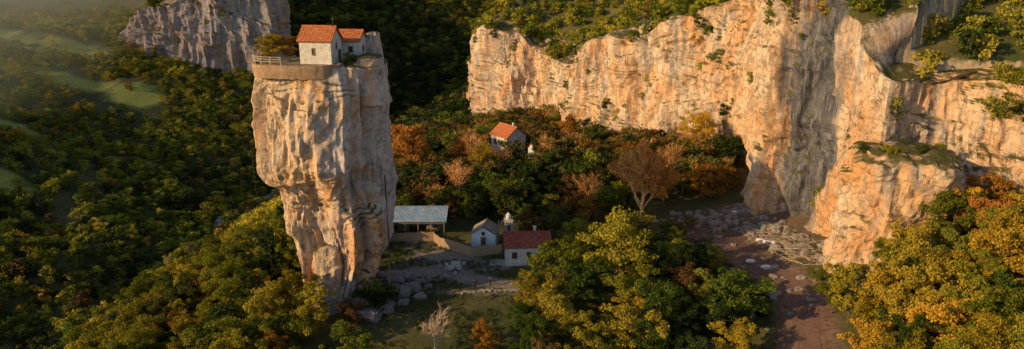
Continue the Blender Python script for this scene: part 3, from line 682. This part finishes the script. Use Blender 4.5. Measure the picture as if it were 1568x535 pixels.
K=[('yg',7.0,102,9.8,.95),('yg',17.9,104.6,12,1.15),('green',11.5,99,9.5,1.1),('green',34,91.5,10.5,1.2),('green',30,95,8,1.1),('yg',6.5,92.5,8.5,1.1),('yg',10,87,8,1),
('green',22,93.5,9,1.1),('yg',17,88,8,1.1),('br',27,100,7,1),('yg',47.8,89,9,1),('yel',50,85,9.5,1.1),('yg',66,97,9.5,1.),('yel',69,101,9,.9),('or',75,101,9,.9),('yel',63,83,9,1.1),('yg',53,83,9,1.1),
('yel',50.6,73.5,9,1.1),('yg',55.6,72,9,1.1),('yel',44,75,8,1.),('yg',46.8,92,6.5,1.),
('yel',-34,96.5,10.5,.8),('yg',-30,94,9,.9),('yg',-37.5,95,9.5,.9),('bush',-22,102,5,1.2),('or',-16,83.5,5.5,1.),('green',-22,82,9,1.),('or',-3.7,90,6,.9),('br',-24.5,94,6,.9),
('or',-24.5,163,14,.95),('cone',15.8,188,13,1.),('yel',49,175,13,.8),('yel',-6.8,158,9,.7),('br',-27,172,9,1),('or',-9.5,170,9,1.),('dk',-1.5,136,9,.9),('dk',3,138,9,1.),('dk',9,126,7,1.),('green',13,118,7.5,1.),('dk',-8,137,8,1.)]
for a in K:
    o=put(*a)
    if a[0]=='bush':o.data=NEAR['bush'][1]
def poisson(x0,x1,y0,y1,sp,ok,minp=None):
    pts=[]
    nx=int((x1-x0)/sp)+1;ny=int((y1-y0)/sp)+1
    for i in range(nx):
        for j in range(ny):
            x=x0+(i+U(.08,.92))*sp;y=y0+(j+U(.08,.92))*sp
            if ok(x,y):pts.append((x,y))
    return pts
def far_from(x,y,d):return all((x-a)**2+(y-b_)**2>d*d for a,b_ in placed)
def okL(x,y):return math.hypot(x+30,(y-107))>13.0 and far_from(x,y,2.6) and not(x>-26 and y>84)
for x,y in poisson(-78,-24,76,134,4.1,okL):
    put(random.choices(['yg','yel','green','or','bush','dk'],[5,1.6,3.6,.35,1,.7])[0],x,y,U(4.5,8.5) if x<-30 else U(4,7))
def okR(x,y):return far_from(x,y,2.6)and not(52<x<75 and y>98) and x>45+max(0,(y-84))*1.0
for x,y in poisson(42,90,60,104,4.0,okR):put(random.choices(['yg','yel','or','green','dk'],[5,2.8,.5,2.2,.5])[0],x,y,U(6,9.) if y<97 else U(4,6.5))
def okC(x,y):return far_from(x,y,3.0) and not(x<9.5 and y>103)and not(-3<x<3 and y>100)
for x,y in poisson(1,31,83,127,4.6,okC):put(random.choices(['yg','green','dk','br','yel'],[1.3,2.8,3.4,1.5,.4])[0],x,y,U(5,8) if y<112 else U(3.5,5.5))
for x,y in[(33,128),(36,132),(31,118),(35,112),(33,104),(38,97),(29,122)]:put(random.choice(['br','bush']),x,y,U(2.5,4.5))
for x,y in[(-19,88),(-6,86),(1,88),(-14,96),(-24,88),(-8,84)]:put('bush',x,y,U(1.5,3),me=NEAR['bush'][1])
for i in range(9):
    a=U(0,6.28);put('bush',63+math.cos(a)*U(2,7),107+math.sin(a)*U(1,5),U(1.2,2.4),z=22.3,me=NEAR['bush'][i%2])
def proto_coll(name,meshes):
    c=bpy.data.collections.new(name)
    for i,m in enumerate(meshes):c.objects.link(bpy.data.objects.new('%s_%02d'%(name,i),m))
    return c
def scatter(name,P,scl,idx,coll):
    me=bpy.data.meshes.new(name);P=np.asarray(P,np.float32);n=len(P);me.vertices.add(n);me.vertices.foreach_set('co',P.ravel())
    for nm,ty,ar in(('scl','FLOAT',np.asarray(scl,np.float32)),('rot','FLOAT',rng.uniform(0,6.28,n).astype(np.float32)),('idx','INT',np.asarray(idx,np.int32))):
        a=me.attributes.new(nm,ty,'POINT');a.data.foreach_set('value',ar)
    o=add_obj(name,me);ng=bpy.data.node_groups.new(name,'GeometryNodeTree')
    ng.interface.new_socket('Geometry',in_out='INPUT',socket_type='NodeSocketGeometry');ng.interface.new_socket('Geometry',in_out='OUTPUT',socket_type='NodeSocketGeometry')
    N=ng.nodes.new;L=ng.links.new
    gi=N('NodeGroupInput');go=N('NodeGroupOutput');ip=N('GeometryNodeInstanceOnPoints');ci=N('GeometryNodeCollectionInfo')
    ci.inputs['Collection'].default_value=coll;ci.inputs['Separate Children'].default_value=True;ci.inputs['Reset Children'].default_value=True
    ip.inputs['Pick Instance'].default_value=True
    def na(nm,ty):
        x=N('GeometryNodeInputNamedAttribute');x.data_type=ty;x.inputs['Name'].default_value=nm;return x.outputs[0]
    cb=N('ShaderNodeCombineXYZ');L(na('rot','FLOAT'),cb.inputs[2])
    L(gi.outputs[0],ip.inputs['Points']);L(ci.outputs[0],ip.inputs['Instance']);L(na('idx','INT'),ip.inputs['Instance Index'])
    L(cb.outputs[0],ip.inputs['Rotation']);L(na('scl','FLOAT'),ip.inputs['Scale']);L(ip.outputs[0],go.inputs[0])
    md=o.modifiers.new('Scatter','NODES');md.node_group=ng
    return o
mid=[make_tree('mid%d'%i,200+i,9,3.6,1700,.48,[M_bark,lm],.15,10,4,.17) for i,lm in enumerate([L_dk,L_dk,L_green,L_green,L_br,L_br,L_or,L_yg])]+[BARE[2]]
MC=proto_coll('woodland_trees',mid)
far=[make_tree('far%d'%i,300+i,6,2.7,330,.72,[M_bark,lm],.05,7,3,.24,True) for i,lm in enumerate([F_green,F_green,F_yg,F_yg,L_dk,L_dk,L_yel,L_br,L_dk2,L_dk2])]
FC=proto_coll('distant_trees',far)
cp=.960;sp_=.279
def inview(X,Y,Zz,mg=1.2):
    dz=Zz-50;dep=Y*cp-dz*sp_;a=X/dep;b_=(Y*sp_+dz*cp)/dep
    return (dep>20)&(np.abs(a)<.74*mg)&(b_<.252*mg+.05)&(b_>-.252*mg-.08)
def jgrid(x0,x1,y0,y1,sp):
    X,Y=np.meshgrid(np.arange(x0,x1,sp),np.arange(y0,y1,sp),indexing='ij')
    return (X+rng.uniform(-.48,.48,X.shape)*sp).ravel(),(Y+rng.uniform(-.48,.48,X.shape)*sp).ravel()
X,Y=jgrid(-37,58,127,300,4.0);Zz=height(X,Y);sdR,_=poly_sd(X,Y,RPs)
ok=(sdR<-4)&inview(X,Y,Zz)
ok&=~((X>-27)&(X<3)&(Y<134.5))&~((X<9)&(X>-3)&(Y<124))&~((X>30)&(Y<146))&~((np.abs(X+1)<8)&(Y>166)&(Y<188))&~((np.abs(X-26)<6)&(Y<135))
for a,b_ in placed:ok&=((X-a)**2+(Y-b_)**2>7)
X,Y,Zz=X[ok],Y[ok],Zz[ok]
scatter('woodland',np.stack([X,Y,Zz-.2],-1),rng.uniform(.5,1.0,len(X))*np.where(Y<140,.8,1)*np.where(Y>195,.8,1),rng.choice(9,len(X),p=[.20,.18,.12,.10,.13,.11,.06,.02,.08]),MC)
def valley(name,x0,x1,y0,y1,sp,s0,s1,probs,cond):
    X,Y=jgrid(x0,x1,y0,y1,sp);Zz=height(X,Y);ok=inview(X,Y,Zz)
    sR,_=poly_sd(X,Y,RPs);sL,_=poly_sd(X,Y,LPs)
    ok&=((sR<-3)|(sR>6))&((sL<-3)|(sL>6)|(X<-225))&cond(X,Y,sR,sL)
    rv,_=poly_sd(X,Y,[(a,b_,0,0,0) for a,b_ in RIV]);ok&=(np.abs(rv)>1.6)
    for a,b_,c_,d_ in MEAD:ok&=(np.hypot((X-a)/c_,(Y-b_)/d_)+.4*fbm(X/8,Y/8,X*0,2,55)>1)|(rng.random(len(X))<.08)
    ok&=~((X<-150)&(fbm(X/14,Y/14,X*0,2,66)>.38))
    X,Y,Zz=X[ok],Y[ok],Zz[ok]
    pr=probs(X,Y,Zz);u=rng.random(len(X))[:,None];idx=(u>np.cumsum(pr,1)).sum(1).clip(0,9)
    dens=fbm(X/20,Y/20,X*0,3,77)
    scl=rng.uniform(s0,s1,len(X))*(1+.35*dens)
    scatter(name,np.stack([X,Y,Zz-.3],-1),scl,idx,FC)
def norm(p):return p/p.sum(1,keepdims=True)
def pv(X,Y,Zz):
    hi=sstep(-42,-20,Zz)[:,None];a=np.array([[.24,.22,.12,.10,.10,.09,.01,.09,.02,.01]]);b_=np.array([[.14,.12,.30,.28,.01,.0,.13,.02,0,0]])  # hillside sunlight put into the leaf mix: brighter leaves higher up
    return norm(a*(1-hi)+b_*hi)
valley('valley_forest',-420,-36,125,450,3.8,.5,1.0,pv,lambda X,Y,r,l:((l<0)|(X<-225))&(r<0)&((X<-40)|(Y>200)))
def pd(X,Y,Zz):return np.tile([[.16,.12,0,0,.20,.20,0,.06,.13,.13]],(len(X),1))
valley('gorge_forest',-330,160,300,1000,6.0,1.,1.7,pd,lambda X,Y,r,l:(l<0)&(r<0)&((Y>450)|(X>-95)))
def pt(X,Y,Zz):return np.tile([[.24,.22,.2,.18,.06,.03,.03,.04,0,0]],(len(X),1))
valley('cliff_top_forest',-30,260,60,420,3.8,.5,1.0,pt,lambda X,Y,r,l:(r>0)&(r<90))
valley('distant_plateau_forest',-460,-90,380,640,5.0,.7,1.2,pt,lambda X,Y,r,l:(l>0)&(l<80)&(X>-225))
def ledge(name,c,n,s0,s1,seed,zlo):
    X,Y,Zz,nn_=c;g=np.random.default_rng(seed)
    cl=fbm(X/9,Y/9,Zz/9,2,seed+4);dz=np.abs(np.gradient(Zz,axis=1))
    dX=np.gradient(X,axis=1);dY=np.gradient(Y,axis=1);hor=np.hypot(dX,dY)/(dz+.05)
    w=np.clip(cl-.05,0,1)**1.3*np.clip(hor,.04,3)
    vv=np.linspace(0,1,X.shape[1])[None];w=w*(vv>zlo)*(1+2*(vv>.7))*(1+3*(vv>.84))
    seg=np.hypot(np.gradient(X,axis=0),np.gradient(Y,axis=0));w=w*seg
    P=np.stack([X.ravel(),Y.ravel(),Zz.ravel()-.5],-1);w=w.ravel()*inview(P[:,0],P[:,1],P[:,2])
    i=g.choice(w.size,n,p=w/w.sum());P=P[i]
    scatter(name,P,g.uniform(s0,s1,len(P))**1.0,g.choice(10,len(P),p=[.28,.22,.16,.12,.10,.04,.03,.05,0,0]),FC)
ledge('cliff_shrubs',cR,3800,.16,.6,3,.3)
ledge('distant_cliff_shrubs',cL,300,.3,.7,5,.3)
tb=MB();g=np.random.default_rng(3)
for i in range(26):
    p=g.normal(0,.22,3);p[2]=0;d_=g.normal(0,.1,2);w_=.03
    tb.add([[p[0]-w_,p[1],0],[p[0]+w_,p[1],0],[p[0]+d_[0]+.01,p[1]+d_[1],.35],[p[0]+d_[0],p[1]+d_[1],.36]],[[0,1,2,3]])
TC=proto_coll('tuft',[tb.mesh('tuft',[simple('grass_blades',(.09,.10,.03),.4,.4)])])
X,Y=jgrid(-28,56,80,128,.75);pm=np.maximum.reduce([stroke(X,Y,[(-23,113),(-13,114.5),(-5,110),(3,107)],2.4),stroke(X,Y,ROAD,5)])
ok=(pm<.2)&(fbm(X/6,Y/6,X*0,3,8)>-.15);X,Y=X[ok],Y[ok]
scatter('grass',np.stack([X,Y,height(X,Y)-.03],-1),rng.uniform(.5,1.6,len(X)),np.zeros(len(X)),TC)
# ------------------------------------------------------------ thin evening mist over the far left hillside (homogeneous volume)
b=MB();b.box((-445,430,25),(480,500,130),.0)
hz=bpy.data.materials.new('thin_mist');hz.use_nodes=True;hn=hz.node_tree;hn.nodes.clear()
ho=hn.nodes.new('ShaderNodeOutputMaterial');hv=hn.nodes.new('ShaderNodeVolumeScatter');hv.inputs['Density'].default_value=.0036;hv.inputs['Anisotropy'].default_value=-.35;hv.inputs['Color'].default_value=(1,.95,.42,1)
hn.links.new(hv.outputs[0],ho.inputs['Volume']);add_obj('valley_mist',b.mesh('valley_mist',[hz]))
# ------------------------------------------------------------ light
S=Vector((-.87,-.38,.335)).normalized()
el=math.asin(S.z);az=math.atan2(S.x,S.y)
sun=bpy.data.lights.new('sun','SUN');sun.energy=5.0;sun.angle=math.radians(.5);sun.color=(1,.66,.29)
so=bpy.data.objects.new('sun',sun);sc.collection.objects.link(so);so.rotation_euler=(-S).to_track_quat('-Z','Y').to_euler()
W=bpy.data.worlds.new('World');sc.world=W;W.use_nodes=True;nt=W.node_tree
bg=nt.nodes['Background'];sk=nt.nodes.new('ShaderNodeTexSky');sk.sky_type='NISHITA';sk.sun_disc=False
sk.sun_elevation=el;sk.sun_rotation=az%(2*math.pi);nt.links.new(sk.outputs[0],bg.inputs[0]);bg.inputs[1].default_value=.13
sc.view_settings.view_transform='Standard';sc.view_settings.look='None';sc.view_settings.exposure=0
cam=bpy.data.cameras.new('camera');co=bpy.data.objects.new('camera',cam);sc.collection.objects.link(co);sc.camera=co
cam.lens=24.34;cam.sensor_width=36;cam.clip_end=6000;co.location=(0,0,50);co.rotation_euler=(math.radians(73.8),0,0)
